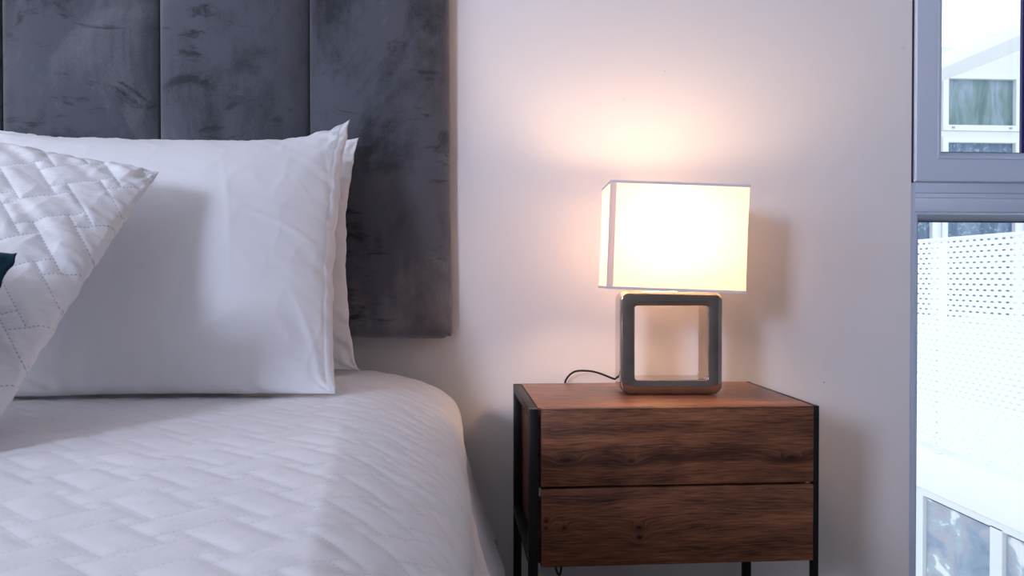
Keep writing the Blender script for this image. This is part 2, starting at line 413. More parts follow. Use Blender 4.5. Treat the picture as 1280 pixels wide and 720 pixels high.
obj('floor', B(WX0, WX1, WY0, 0, -0.15, 0), M_floor, kind='structure')
obj('ceiling', B(WX0, WX1, WY0, 0, CZ, CZ + 0.15), M_ceiling, kind='structure')
bm = bmesh.new(); box(bm, WX0, 1.98, -0.012, 0, 0, 0.07, 0.003)
obj('baseboard_back', bm, mat('baseboard_paint', (0.75, 0.75, 0.76), 0.5), kind='structure')

# window_1: outer frame, transom, opening sash above, fixed pane below
win = thing('window_1', 'narrow grey framed window with an upper opening sash and a fixed pane below', None, (1.21, 0, 0.1), kind='structure')
def ring_profile(x0, x1, z0, z1, prof, close=True):
    """mitred frame: prof is a list of (inset, y)"""
    bm = bmesh.new(); rings = []
    for ins, y in prof:
        rings.append([(x0 + ins, y, z0 + ins), (x1 - ins, y, z0 + ins), (x1 - ins, y, z1 - ins), (x0 + ins, y, z1 - ins)])
    return loft(bm, rings, close_path=True)
zt0, zt1 = 0.9375, 1.0030
fr_ = obj('frame', ring_profile(wx0 + 0.0012, wx1 - 0.0012, wz0, wz1, [(0, 0.002), (0.010, 0.002), (0.010, 0.090), (0, 0.090)]), M_pvc, win)
bm = bmesh.new()
box(bm, wx0 + 0.0112, wx1 - 0.0112, 0.002, 0.09, zt0 - 0.0005, 0.9680, 0.0008)
box(bm, wx0 + 0.0112, wx1 - 0.0112, 0.0035, 0.09, 0.9684, 0.9795, 0.0008)
box(bm, wx0 + 0.0112, wx1 - 0.0112, 0.002, 0.09, 0.9799, zt1 + 0.004, 0.0008)
obj('transom', bm, M_pvc, win)
# lower fixed pane
lx0, lx1, lz0, lz1 = wx0 + 0.0112, wx1 - 0.0112, wz0 + 0.0102, zt0 - 0.0008
bead = obj('glazing_bead', ring_profile(lx0, lx1, lz0, lz1, [(0, 0.005), (0.002, 0.0035), (0.006, 0.004), (0.0125, 0.012), (0.0195, 0.028), (0.0195, 0.04), (0, 0.04)]), M_pvc, win)
obj('gasket', ring_profile(lx0 + 0.018, lx1 - 0.018, lz0 + 0.018, lz1 - 0.018, [(0, 0.0275), (0.0035, 0.0275), (0.0035, 0.036), (0, 0.036)]), M_gasket, win)
obj('glass_pane', B(lx0 + 0.010, lx1 - 0.010, 0.036, 0.060, lz0 + 0.010, lz1 - 0.010), M_glass, win)
# upper sash
sx0, sx1, sz0, sz1 = wx0 + 0.0042, wx1 - 0.0042, zt1, wz1 - 0.004
sash = obj('sash', ring_profile(sx0, sx1, sz0, sz1, [(0, 0.001), (0.0015, -0.006), (0.004, -0.008), (0.052, -0.008), (0.0525, -0.0065), (0.0525, 0.05), (0, 0.05)]), M_pvc, win)
obj('glazing_bead', ring_profile(sx0 + 0.0525, sx1 - 0.0525, sz0 + 0.0525, sz1 - 0.0525, [(0.0003, -0.0062), (0.002, -0.0075), (0.008, -0.006), (0.0145, 0.002), (0.0185, 0.014), (0.0185, 0.03), (0.0003, 0.03)]), M_pvc, sash)
bm = ring_profile(sx0 + 0.069, sx1 - 0.069, sz0 + 0.069, sz1 - 0.069, [(0, 0.0135), (0.0030, 0.0135), (0.0030, 0.022), (0, 0.022)])
obj('gasket', bm, M_gasket, sash)
obj('edge_seal', B(sx1 - 0.0765, sx1 - 0.0715, 0.022, 0.030, sz0 + 0.07, sz1 - 0.07), M_gasketblue, sash)
obj('glass_pane', B(sx0 + 0.060, sx1 - 0.060, 0.0225, 0.046, sz0 + 0.060, sz1 - 0.060), M_glass, sash)
# dark joint down the left of the sash
obj('joint_seal', B(wx0 + 0.0002, wx0 + 0.0040, -0.0015, 0.05, zt1 - 0.001, wz1), M_gasket, win)
# frames of the two openings the camera has its back to
for nm, P_ in (('window_2', ('f', ax0, ax1, az0, az1)), ('window_3', ('l', -3.65, -1.35, 0.55, 2.35))):
    w = thing(nm, None, None, ((ax0 + ax1) / 2, WY0, az0) if P_[0] == 'f' else (WX0, -2.5, 0.55), kind='structure')
    b = ring_profile(P_[1], P_[2], P_[3], P_[4], [(0, 0.0), (0.05, 0.0), (0.05, 0.06), (0, 0.06)])
    for v in b.verts:
        if P_[0] == 'f': v.co = Vector((v.co.x, WY0 - 0.02 - v.co.y, v.co.z))
        else: v.co = Vector((WX0 - 0.02 - v.co.y, v.co.x, v.co.z))
    obj('frame', b, M_pvc, w)

# ------------------------------------------------------------------ outside
obj('ground_outside', B(-4, 14, 0.25, 16, -3.3, -3.1), M_ground, kind='structure')
# far building: facade facing the room, two columns of windows
GX0, GX1, GXa = 4.243, 4.846, 4.105
far = thing('far_building', 'white rendered building across the gap with curtained windows', 'building', (5.2, 5.0, -3.1))
bm = bmesh.new()
cols = [(3.50, GXa), (GX0, GX1), (4.985, 5.60)]; rows = [(0.45, 1.937), (2.085, 2.480)]
xs = [2.2]; 
def facade(bm, x0, x1, z0, z1, holes_x, holes_z, y0, y1):
    X = [x0] + [c for h in holes_x for c in h] + [x1]; Z = [z0] + [c for h in holes_z for c in h] + [z1]
    for i in range(len(X) - 1):
        if i % 2 == 0: box(bm, X[i], X[i + 1], y0, y1, z0, z1)
        else:
            for j in range(0, len(Z) - 1, 2): box(bm, X[i], X[i + 1], y0, y1, Z[j], Z[j + 1])
facade(bm, 2.6, 7.5, -3.1, 2.75, [(a - 0.05, b + 0.05) for a, b in cols], [(a - 0.05, b + 0.05) for a, b in rows], 5.0, 5.25)
obj('wall', bm, M_render, far)
obj('rear_mass', B(2.6, 7.5, 5.26, 8.0, -3.1, 2.7), M_render, far)
for (a, b) in cols:
    for (c, d) in rows:
        f = obj('window_frame', ring_profile(a - 0.048, b + 0.048, c - 0.048, d + 0.048, [(0, 4.985), (0.048, 4.985), (0.048, 5.06), (0, 5.06)]), M_extframe, far)
        obj('pane', B(a - 0.005, b + 0.005, 5.03, 5.045, c - 0.005, d + 0.005), M_curtain if c > 2 else M_wetpane, f)
        if c > 2:
            for xx in (a + 0.04, b - 0.05):
                obj('drain_cap', B(xx - 0.012, xx + 0.012, 4.975, 4.986, c - 0.030, c - 0.016, 0.002), M_drain, f)
# side wing running toward the room: balcony with perforated railing, window under it, slab above
wing = thing('balcony_wing', 'white wing of the neighbouring building with a balcony slab over a framed window', 'building', (3.2, 3.0, -3.1))
bm = bmesh.new()
box(bm, 2.66, 4.0, 0.6, 2.05 - 1.2, -3.1, -0.405); box(bm, 2.66, 4.0, 2.70, 4.95, -3.1, -0.405)
box(bm, 2.66, 4.0, 0.85, 2.70, -3.1, -1.75)
box(bm, 3.4, 4.0, 0.85, 2.70, -1.75, -0.405)
obj('wall', bm, M_render, wing)
obj('balcony_slab', B(2.645, 4.0, 0.6, 4.95, -0.40, -0.172, 0.008), M_metalwhite, wing)
obj('upper_slab', B(2.65, 2.83, 0.6, 4.2, 1.912, 1.992, 0.006), M_metalwhite, wing)
f = None
ys = [0.9, 1.97, 2.62]
fx = ring_profile(0.86, 2.69, -1.74, -0.4005, [(0, 0.0), (0.035, 0.0), (0.035, 0.06), (0, 0.06)])
for v in fx.verts: v.co = Vector((2.652 + v.co.y, v.co.x, v.co.z))
for yc in (2.03, 1.45): box(fx, 2.652, 2.70, yc - 0.045, yc + 0.045, -1.71, -0.43)
f = obj('window_frame', fx, M_extframe, wing)
for a, b in ((2.08, 2.652), (1.50, 1.98), (0.90, 1.40)):
    obj('pane', B(2.675, 2.685, a, b, -1.70, -0.452), M_lowpane, f)
# perforated railing
rail = thing('balcony_railing', 'white perforated metal balcony railing with rows of small slots', 'railing', (2.64, 2.6, -0.172))
def perforated(y0, y1, z0, z1, pitch, rowh, a, h, x, th):
    bm = bmesh.new(); nr = round((z1 - z0) / rowh); rowh = (z1 - z0) / nr; nc = int((y1 - y0) / pitch)
    N = 8
    cache = {}
    def V(y, z):
        k = (round(y, 5), round(z, 5))
        if k not in cache: cache[k] = bm.verts.new((x, y, z))
        return cache[k]
    for r in range(nr):
        zc = z0 + (r + 0.5) * rowh; off = 0.5 * pitch * (r % 2)
        for c in range(-1, nc + 1):
            yc = y0 + off + (c + 0.5) * pitch
            ya, yb = yc - pitch / 2, yc + pitch / 2
            if ya < y0 - 1e-6 or yb > y1 + 1e-6: 
                ya2, yb2 = max(ya, y0), min(yb, y1)
                if yb2 - ya2 > 1e-4:
                    ym = (ya2 + yb2) / 2
                    bm.faces.new((V(ya2, zc - rowh / 2), V(yb2, zc - rowh / 2), V(yb2, zc + rowh / 2), V(ya2, zc + rowh / 2)))
                continue
            outer = [V(ya, zc - rowh / 2), V(yc, zc - rowh / 2), V(yb, zc - rowh / 2), V(yb, zc), V(yb, zc + rowh / 2), V(yc, zc + rowh / 2), V(ya, zc + rowh / 2), V(ya, zc)]
            ang = [225, 270, 315, 0, 45, 90, 135, 180]
            inner = [bm.verts.new((x, yc + a * math.cos(R(t_)), zc + h * math.sin(R(t_)))) for t_ in ang]
            for i in range(8):
                j = (i + 1) % 8; bm.faces.new((outer[i], outer[j], inner[j], inner[i]))
    g = bmesh.ops.extrude_face_region(bm, geom=bm.faces[:])
    for v in [q for q in g['geom'] if isinstance(q, bmesh.types.BMVert)]: v.co.x += th
    return bm
obj('perforated_panel', perforated(1.30, 3.70, -0.125, 0.988, 0.056, 0.0278, 0.016, 0.0048, 2.640, 0.002), M_metalwhite, rail, sharp=30)
obj('top_rail', B(2.634, 2.656, 1.28, 3.72, 0.984, 1.000, 0.003), M_metalwhite, rail)
for y in (1.34, 2.52, 3.66):
    obj('post', B(2.644, 2.674, y - 0.020, y + 0.020, -0.172, 0.972, 0.003), M_metalwhite, rail)

# ------------------------------------------------------------------ bed
BZ = 0.598
bed = thing('bed', 'wide bed base and mattress hidden under the white quilted bedspread', 'bed', (-0.78, -1.1, 0))
obj('mattress', B(-1.53, -0.025, -2.03, -0.075, 0.30, 0.555, 0.05, 4), mat('mattress_ticking', (0.75, 0.75, 0.75), 0.9), bed)
obj('bed_base', B(-1.51, -0.045, -2.01, -0.085, 0.12, 0.298, 0.015, 2), mat('grey_base_fabric', (0.12, 0.12, 0.13), 0.9), bed)
for x in (-1.45, -0.10):
    for y in (-1.95, -0.15):
        obj('leg', B(x - 0.025, x + 0.025, y - 0.025, y + 0.025, 0, 0.12, 0.004), M_black, bed)

# bedspread: a quilted sheet over the mattress, falling over the right, left and foot sides
def bedspread():
    st = 0.0045
    # cross profile: arc length s from the right hem up over the top to the left hem
    y = np.arange(-2.06, -0.045, st)
    n_side, n_round, n_top = 78, 46, 300
    def prof(yy):
        k = np.clip((-yy - 0.33) / 0.95, 0, 1)
        xs_ = -0.175 + 0.085 * k                      # where the top starts to roll over
        xe = 0.022                                    # vertical side
        pts = []
        # side, from hem (z=.245) up to z=.49
        fl = np.clip((-yy) / 1.6, 0, 1)
        for i in range(n_side):
            q = i / n_side; z = 0.245 + (0.487 - 0.245) * q
            x = xe + (1 - q) ** 1.5 * (0.082 - 0.055 * fl)
            pts.append((x, z))
        # roll-over: superellipse from (xe, .487) to (xs_, BZ)
        A = xe - xs_; Hh = BZ - 0.487
        for i in range(n_round):
            a = (i / n_round) * math.pi / 2
            tt = math.cos(a) ** 0.92; pts.append((xs_ + A * tt, 0.487 + Hh * math.sin(a) ** 0.90 - (0.10 + 0.10 * k) * A * tt * (1 - tt ** 2)))
        for i in range(n_top):
            q = i / (n_top - 1); pts.append((xs_ + (-1.50 - xs_) * q, BZ))
        for i in range(1, 30):
            a = i / 29 * math.pi / 2; pts.append((-1.50 - 0.065 * math.sin(a), BZ - 0.09 + 0.09 * math.cos(a)))
        for i in range(1, 20): pts.append((-1.568 - 0.02 * i / 20, BZ - 0.09 - 0.25 * i / 20))
        return np.array(pts)
    P = np.zeros((len(y), n_side + n_round + n_top + 29 + 19, 3)); S_ = np.zeros(P.shape[:2])
    for i, yy in enumerate(y):
        p = prof(yy); P[i, :, 0] = p[:, 0]; P[i, :, 2] = p[:, 1]; P[i, :, 1] = yy
        d = np.hypot(*np.diff(p, axis=0).T); s = np.concatenate([[0], np.cumsum(d)])
        k0 = n_side + n_round; S_[i] = -(s - s[k0]) + p[k0, 0]
    Yg = P[:, :, 1].copy()
    # normals in the cross-section plane
    dP = np.gradient(P, axis=1); nx = -dP[:, :, 2]; nz = dP[:, :, 0]; L = np.hypot(nx, nz) + 1e-9; nx, nz = nx / L, nz / L
    sg = np.where(nz[:, [n_side + n_round + 40]] < 0, -1, 1); nx *= sg; nz *= sg
    c = math.cos(R(44)); s45 = math.sin(R(44))
    U = S_ * c + Yg * s45; V = -S_ * s45 + Yg * c
    wob = 0.004 * fbm(S_ * 9, Yg * 9, 3, 5)
    d = weave(U + wob, V + 0.004 * fbm(S_ * 8 + 9, Yg * 8, 3, 8))
    amp = 0.0017 + 0.0006 * fbm(S_ * 14, Yg * 14, 2, 11)
    hgt = amp * (1 - np.exp(-d / 0.0055))
    hgt += 0.0014 * fbm(S_ * 16, Yg * 16, 3, 21) + 0.0035 * fbm(S_ * 3.5, Yg * 3.5, 3, 31)
    # drawn folds running down the right side
    side = np.clip((S_ + 0.13) / 0.15, 0, 1)
    hgt += side * (0.0040 * fbm(Yg * 16 + S_ * 5, S_ * 3, 3, 41) + 0.0020 * fbm(Yg * 45 + S_ * 12, S_ * 8, 2, 43))
    hang = np.clip((S_ - 0.10) / 0.3, 0, 1)
    hgt += hang * 0.012 * np.sin(Yg * 21 + 1.2 + 1.5 * fbm(Yg * 4, S_ * 2, 2, 3))
    # fold seen near the quilted pillow
    P[:, :, 0] += nx * hgt; P[:, :, 2] += nz * hgt
    # head end: edge of the spread dips behind the pillows
    e = np.clip((Yg + 0.085) / 0.04, 0, 1); P[:, :, 2] -= e ** 2 * 0.03
    uv = np.stack([U, V], -1)
    me = grid_mesh('bedspread', P, uv)
    o = obj('bedspread', me, M_quiltbed, label='white bedspread with stitched basket-weave quilting draped over the bed', cat='bedspread', sharp=180)
    sol = o.modifiers.new('thickness', 'SOLIDIFY'); sol.thickness = 0.006; sol.offset = -1
    return o
spread = bedspread()

# ------------------------------------------------------------------ headboard
hb = thing('headboard', 'dark grey velvet headboard of wide vertical padded channels fixed to wall', 'headboard', (-0.75, 0, 0.66))
obj('back_board', B(-1.50, -0.010, -0.028, -0.001, 0.672, 1.70, 0.006), mat('black_backing_cloth', (0.02, 0.02, 0.022), 0.9), hb)
def channel(x0, x1, z0, z1, seed, bulge=0.052, last=False):
    nx_, nz_ = 90, 150
    u = np.linspace(-1, 1, nx_); v = np.linspace(-1, 1, nz_)
    # denser near the edges
    u = np.sin(u * math.pi / 2) * 0.6 + u * 0.4; v = np.sin(v * math.pi / 2) * 0.5 + v * 0.5
    Ug, Vg = np.meshgrid(u, v)
    w = x1 - x0; h = z1 - z0; X = (x0 + x1) / 2 + Ug * w / 2; Z = (z0 + z1) / 2 + Vg * h / 2
    ex = (1 - np.abs(Ug) ** 2.6) ** 0.6
    dz = np.minimum(Z - z0, z1 - Z); ez = np.sqrt(1 - (1 - np.clip(dz / 0.035, 0, 1)) ** 2)
    prof_ = np.minimum(ex, 1) * ez
    wr = fbm(X * 7 + seed, Z * 7, 3, seed) * 0.0022
    # little gathers along the bottom hem and corners
    wr += np.exp(-dz / 0.03) * 0.0022 * vnoise(X * 70 + seed, Z * 6, seed + 2)
    ede = np.minimum(X - x0, x1 - X); wr += np.exp(-ede / 0.02) * 0.0015 * vnoise(X * 5, Z * 40, seed + 4)
    Y = -0.026 - bulge * prof_ + wr * prof_
    # rounded lower corner
    if last:
        Y += 0.004 * np.exp(-((X + 0.030) ** 2 + (Z - 1.28) ** 2) / 0.00007)   # a pressed dimple
        X = X + 0.006 * np.clip((0.95 - Z) / 0.3, 0, 1) * (Ug > 0) * Ug ** 2
        rr = 0.02; cx = X - (x1 - rr); cz = (z0 + rr) - Z
        k = (cx > 0) & (cz > 0); L = np.maximum(np.hypot(cx, cz), 1e-6); sq = np.maximum(cx, cz) / L
        X = np.where(k, (x1 - rr) + cx * sq, X); Z = np.where(k, (z0 + rr) - cz * sq, Z)
    P = np.stack([X, Y, Z], -1)
    return P
chx = [-1.50, -1.206, -0.909, -0.5965, -0.2915, 0.0035]
for i in range(5):
    P = channel(chx[i] + 0.0006, chx[i + 1] - 0.0006, 0.6575, 1.72, 3 + i * 7, last=(i == 4), bulge=0.050 if i < 4 else 0.046)
    obj('padded_channel', grid_mesh('padded_channel', P), M_velvet, hb, sharp=180)

# ------------------------------------------------------------------ pillows
def pillow_mesh(name, cen, ex, ey, w, h, th, seed, pin=0.07, quilt=False, N=150, wr_amp=1.0, flange=0.0, prof=0.52, sag=0.0, edgew=1.0, top_sag=0.0, seam=0.0, creases=()):
    """ex, ey: in-plane unit axes; normal = ex x ey faces the camera.  One closed skin: front grid, then back grid"""
    ex = np.array(ex, float); ex /= np.linalg.norm(ex); ey = np.array(ey, float); ey -= ex * (ey @ ex); ey /= np.linalg.norm(ey)
    nn = np.cross(ex, ey); cen = np.array(cen, float)
    a = np.linspace(-1, 1, N); a = 0.55 * a + 0.45 * np.sin(a * math.pi / 2)
    U, V = np.meshgrid(a, a, indexing='ij')
    shp = lambda t_: (1 - np.abs(t_) ** 2.0)
    X = w / 2 * U * (1 - pin * shp(V) ** 0.8 * np.abs(U) ** 1.5); Y = h / 2 * V * (1 - pin * shp(U) ** 0.8 * np.abs(V) ** 1.5)
    Y = Y - top_sag * np.clip(V, 0, 1) ** 2 * (1 - np.clip(np.abs(U), 0, 1) ** 5)
    # outline irregularity
    X = X + edgew * 0.004 * U * np.abs(U) * fbm(V * 7, V * 0 + seed, 3, seed); Y = Y + edgew * 0.004 * V * np.abs(V) * fbm(U * 7, U * 0 + seed, 3, seed + 1)
    fu, fv = (1 - np.abs(U) ** 2.2), (1 - np.abs(V) ** 2.2)
    T = (fu * fv); T = np.clip(T, 0, 1) ** prof
    fl = 0.0
    if flange > 0:
        du = (1 - np.abs(U)) * w / 2; dv = (1 - np.abs(V)) * h / 2
    out = []
    for side in (1, -1):
        wr = 0.0
        sd = seed + (0 if side > 0 else 50)
        edge = np.minimum((1 - np.abs(U)) * w / 2, (1 - np.abs(V)) * h / 2)
        near = np.exp(-edge / 0.035)
        # gathers perpendicular to the seams
        g1 = vnoise(V * h * 60, U * w * 5, sd) * np.exp(-(1 - np.abs(U)) * w / 2 / 0.03)
        g2 = vnoise(U * w * 60, V * h * 5, sd + 1) * np.exp(-(1 - np.abs(V)) * h / 2 / 0.03)
        wr = wr_amp * 0.0028 * (g1 + g2) * np.clip(edge / 0.006, 0, 1)
        # folds radiating from the corners
        for cu in (-1, 1):
            for cv in (-1, 1):
                dx = (U - cu) * w / 2; dy = (V - cv) * h / 2; r = np.hypot(dx, dy) + 1e-6; th_ = np.arctan2(dy, dx)
                wr = wr + wr_amp * 0.0045 * vnoise(th_ * 5.5 + seed, r * 5 + 3, sd + 7 + cu + 3 * cv) * np.exp(-r / 0.11) * np.clip(r / 0.03, 0, 1)
        wr = wr + wr_amp * 0.003 * fbm(U * 2.4 + seed, V * 2.4, 3, sd + 9) + wr_amp * 0.0010 * (1 - np.abs(vnoise(U * 3 + V * 5, V * 2 - U * 9, sd + 17))) ** 4
        if side > 0:
            for (ax_, ay_, bx_, by_, am_, wd_) in creases:
                vx, vy = bx_ - ax_, by_ - ay_; L2 = vx * vx + vy * vy
                tt = np.clip(((X - ax_) * vx + (Y - ay_) * vy) / L2, 0, 1)
                off = (X - ax_ - tt * vx) * (-vy) / math.sqrt(L2) + (Y - ay_ - tt * vy) * vx / math.sqrt(L2)
                bow_ = 0.006 * np.sin(tt * math.pi); off = off - bow_
                dd = np.hypot(X - ax_ - tt * vx, Y - ay_ - tt * vy)
                wr = wr + am_ * np.exp(-(off / wd_) ** 2) * np.sin(np.clip(tt, 0.02, 0.98) * math.pi) ** 0.7 * np.exp(-np.maximum(dd - 0.02, 0) / 0.01)
        if seam: wr = wr - seam * np.exp(-(((1 - U) * w / 2 - 0.014) / 0.0012) ** 2)
        c45, s45 = math.cos(R(45)), math.sin(R(45))
        qu, qv = X * c45 + Y * s45 + 0.013, -X * s45 + Y * c45 + 0.02
        if quilt:
            d = weave(qu, qv); wr = wr + 0.0042 * (1 - np.exp(-d / 0.005)) * np.clip(edge / 0.03, 0.2, 1)
            wr = wr + 0.0030 * vnoise((X * 0.6 + Y) * 55, (X - Y) * 9, sd + 31) * np.clip(edge / 0.02, 0, 1)
        Zt = side * (th / 2 * T + wr * np.clip(edge / 0.004, 0, 1))
        # front/back skins share the rim
        P = cen + X[..., None] * ex + Y[..., None] * ey + Zt[..., None] * nn
        rip = edgew * 0.004 * vnoise((U * w + V * h * 1.3) * 22, U * 0 + seed, seed + 3) * near
        P = P + rip[..., None] * nn
        if sag: # lower part spreads on the bed
            P[..., 2] = P[..., 2]
        out.append((P, np.stack([qu, qv], -1)))
    (Pf, uf), (Pb, ub) = out
    # weld: build both grids in one mesh, removing doubles on the rim
    me = bpy.data.meshes.new(name); bm = bmesh.new(); uvl = bm.loops.layers.uv.new('UVMap')
    def add(P, uv, flip, rim=None):
        vs = [[None] * N for _ in range(N)]
        for i in range(N):
            for j in range(N):
                if rim is not None and (i in (0, N - 1) or j in (0, N - 1)): vs[i][j] = rim[i][j]
                else: vs[i][j] = bm.verts.new(P[i, j])
        for i in range(N - 1):
            for j in range(N - 1):
                q = [(i, j), (i + 1, j), (i + 1, j + 1), (i, j + 1)]
                if flip: q = q[::-1]
                try: f = bm.faces.new([vs[a_][b_] for a_, b_ in q])
                except ValueError: continue
                for lp, (a_, b_) in zip(f.loops, q): lp[uvl].uv = uv[a_, b_]
        return vs
    rim = add(Pf, uf, False); add(Pb, ub, True, rim)
    return bm, me
def finish_pillow(bm, me, floor_z=None, post=None):
    for v in bm.verts:
        if post: v.co = post(v.co)
        if floor_z is not None and v.co.z < floor_z + 0.03:      # settles on the bed instead of cutting into it
            d = floor_z + 0.03 - v.co.z; v.co.z = floor_z + 0.03 - 0.03 * (1 - math.exp(-d / 0.03))
    bm.to_mesh(me); bm.free(); return me

# rear white pillow
BL = BZ + 0.000
bm, me = pillow_mesh('pillow', (-0.500, -0.142, 0.825), (1, 0.0, 0.015), (0, 0.10, 1), 0.648, 0.480, 0.085, 5, pin=0.085, wr_amp=0.8, edgew=0.9)
obj('pillow', finish_pillow(bm, me, BL), M_cotton, label='white pillow mostly hidden behind the large plain pillow, against the headboard', cat='pillow', sharp=180, group=None)
# front white pillow
bm, me = pillow_mesh('pillow', (-0.514, -0.358, 0.830), (1, 0.02, 0.005), (0.0, 0.50, 1), 0.668, 0.565, 0.23, 12, pin=0.050, wr_amp=1.0, edgew=1.0, top_sag=0.045, seam=0.0016, prof=0.68, N=200, creases=((0.19, 0.030, 0.315, -0.020, 0.0030, 0.005), (0.24, 0.055, 0.325, 0.035, -0.0022, 0.004), (0.22, 0.06, 0.245, 0.12, 0.0008, 0.003), (0.245, 0.12, 0.28, 0.06, 0.0008, 0.003), (0.13, 0.16, 0.17, -0.10, 0.0009, 0.004), (0.06, -0.24, 0.20, -0.13, 0.0022, 0.005), (-0.16, -0.02, -0.14, -0.22, 0.0016, 0.005), (-0.02, 0.06, 0.0, -0.20, 0.0014, 0.006), (0.26, -0.10, 0.31, -0.25, 0.0022, 0.006), (0.29, 0.20, 0.31, 0.02, -0.0018, 0.004)))
obj('pillow', finish_pillow(bm, me, BL), M_cotton, label='large plain white pillow leaning upright in front of the other plain one', cat='pillow', sharp=180)
# quilted sham, standing on a corner of the bed
Rr = Vector((-0.435, -0.520, 0.948)); Bb = Vector((-0.510, -0.875, 0.590))
dn = (Bb - Rr).normalized(); e1 = Vector((-0.93, 0.174, 0.284)); e1 = (e1 - dn * e1.dot(dn)).normalized()
Lq = (Bb - Rr).length + 0.03; qc = Rr + e1 * Lq / 2 + dn * (Bb - Rr).length / 2
bm, me = pillow_mesh('quilted_pillow', qc, -e1, -dn, Lq, (Bb - Rr).length, 0.13, 23, pin=0.025, quilt=True, N=260, wr_amp=1.4, edgew=0.45)
obj('quilted_pillow', finish_pillow(bm, me, BL), M_quiltpillow, label='white square quilted pillow with stitched basket pattern tilted onto one corner', cat='pillow', sharp=180)
# teal velvet cushion
cR = Vector((-0.472, -0.860, 0.809)); cd = Vector((-0.045, -0.08, -0.25)).normalized(); ce = Vector((-1, 0.05, 0.05)); ce = (ce - cd * ce.dot(cd)).normalized()
cc = cR + ce * 0.20 + cd * 0.115
bm, me = pillow_mesh('cushion', cc, -ce, -cd, 0.40, 0.24, 0.10, 31, pin=0.06, N=90, wr_amp=1.0)
obj('cushion', finish_pillow(bm, me, BL), M_teal, label='small dark teal velvet cushion in front of the quilted pillow', cat='cushion', sharp=180)

# ------------------------------------------------------------------ nightstand
NX0, NX1, NY0, NY1, NZ = 0.1379, 0.6579, -0.377, -0.030, 0.56
ns = thing('nightstand', 'dark brown wood two-drawer nightstand on a black square-tube metal frame', 'nightstand', (0.398, -0.2035, 0))
T_ = 0.0165
WD1 = wood('walnut_drawer_upper', [(0.205, 0.470, 0.020, 0.006), (0.318, 0.467, 0.010, 0.005), (0.606, 0.468, 0.024, 0.007)], 1.35, (0.470, 0.012), 0.0)
WD2 = wood('walnut_drawer_lower', [(0.168, 0.365, 0.006, 0.006), (0.168, 0.353, 0.005, 0.005), (0.332, 0.350, 0.010, 0.006), (0.333, 0.332, 0.008, 0.005), (0.20, 0.352, 0.005, 0.005)], 1.25, None, 4.3)
WT = wood('walnut_top', [(0.70, -0.2, 0.02, 0.01)], 2.0, None, 2.1, along='top', rough=0.34)  # brighter than the drawer fronts: the lamp's glow is put into the top's colour
WS = wood('walnut_side', [(9.0, 9.0, 0.02, 0.01)], 1.1, None, 7.7, along='side')
# shift knots into the thing's own space
def k_fix(m, dx, dz):   # object space is centred on the nightstand base
    t = NT(m); co_ = [n for n in t.t.nodes if n.type == 'TEX_COORD'][0]
    mp = t.n('ShaderNodeMapping'); mp.inputs['Location'].default_value = (dx, -0.2035, dz)
    lk = [l for l in t.t.links if l.from_node == co_]
    tg = [l.to_socket for l in lk]
    for l in lk: t.t.links.remove(l)
    t.t.links.new(co_.outputs['Object'], mp.inputs['Vector'])
    for s_ in tg: t.t.links.new(mp.outputs[0], s_)
for m_ in (WD1, WD2, WT, WS): k_fix(m_, 0.398, 0.0)
# frame: two side loops joined by rails, one part per leg and one for the rails
for x0, x1, y0, y1 in ((NX0, NX0 + T_, NY0, NY0 + T_), (NX0, NX0 + T_, NY1 - T_, NY1), (NX1 - 0.0105, NX1, NY0, NY0 + T_), (NX1 - T_, NX1, NY1 - T_, NY1)):
    obj('leg', B(x0, x1, y0, y1, 0.0, NZ - 0.0003, 0.001), M_black, ns)
for x0, x1 in ((NX0 + 0.0002, NX0 + T_ - 0.0002), (NX1 - 0.0103, NX1 - 0.0002)):
    obj('side_rail', B(x0, x1, NY0 + T_, NY1 - T_, NZ - T_, NZ - 0.0006, 0.001), M_black, ns)
    obj('side_rail', B(x0, x1, NY0 + T_, NY1 - T_, 0.2845, 0.301, 0.001), M_black, ns)
for z0 in (0.055, ):
    obj('rear_rail', B(NX0 + T_, NX1 - T_, NY1 - T_ + 0.001, NY1 - 0.001, z0, z0 + T_, 0.001), M_black, ns)
obj('top_panel', B(0.1555, 0.6472, -0.3615, NY1 - 0.0005, NZ - 0.016, NZ, 0.0006), WT, ns)
obj('side_panel', B(0.1555, 0.1675, -0.3605, NY1 - 0.002, 0.2860, NZ - 0.0165), WS, ns)
obj('side_panel', B(0.6350, 0.6405, -0.3605, NY1 - 0.002, 0.2860, NZ - 0.0165), WS, ns)
obj('back_panel', B(0.1680, 0.6345, NY1 - 0.012, NY1 - 0.004, 0.2860, NZ - 0.0165), M_blackin, ns)
obj('bottom_panel', B(0.1680, 0.6345, -0.3605, NY1 - 0.0125, 0.2860, 0.2960), WS, ns)
for z0, z1, m_, lab in ((0.4245, 0.5597, WD1, 'upper drawer front with a dark knotty grain line'), (0.2840, 0.4200, WD2, 'lower drawer front')):
    d = obj('drawer', B(0.1598, 0.6470, -0.3785, -0.3620, z0, z1, 0.0007), m_, ns, label=lab)
    bm = bmesh.new(); zi0, zi1 = z0 + 0.018, z1 - 0.025
    box(bm, 0.172, 0.180, -0.3618, -0.06, zi0, zi1); box(bm, 0.622, 0.630, -0.3618, -0.06, zi0, zi1); box(bm, 0.180, 0.622, -0.068, -0.06, zi0, zi1); box(bm, 0.180, 0.622, -0.3618, -0.068, zi0, zi0 + 0.006)
    obj('drawer_box', bm, M_blackin, d)
obj('drawer_slide', B(0.1560, 0.1592, -0.3775, -0.3700, 0.408, 0.4225), mat('grey_steel', (0.35, 0.35, 0.36), 0.4, 0.8), ns)

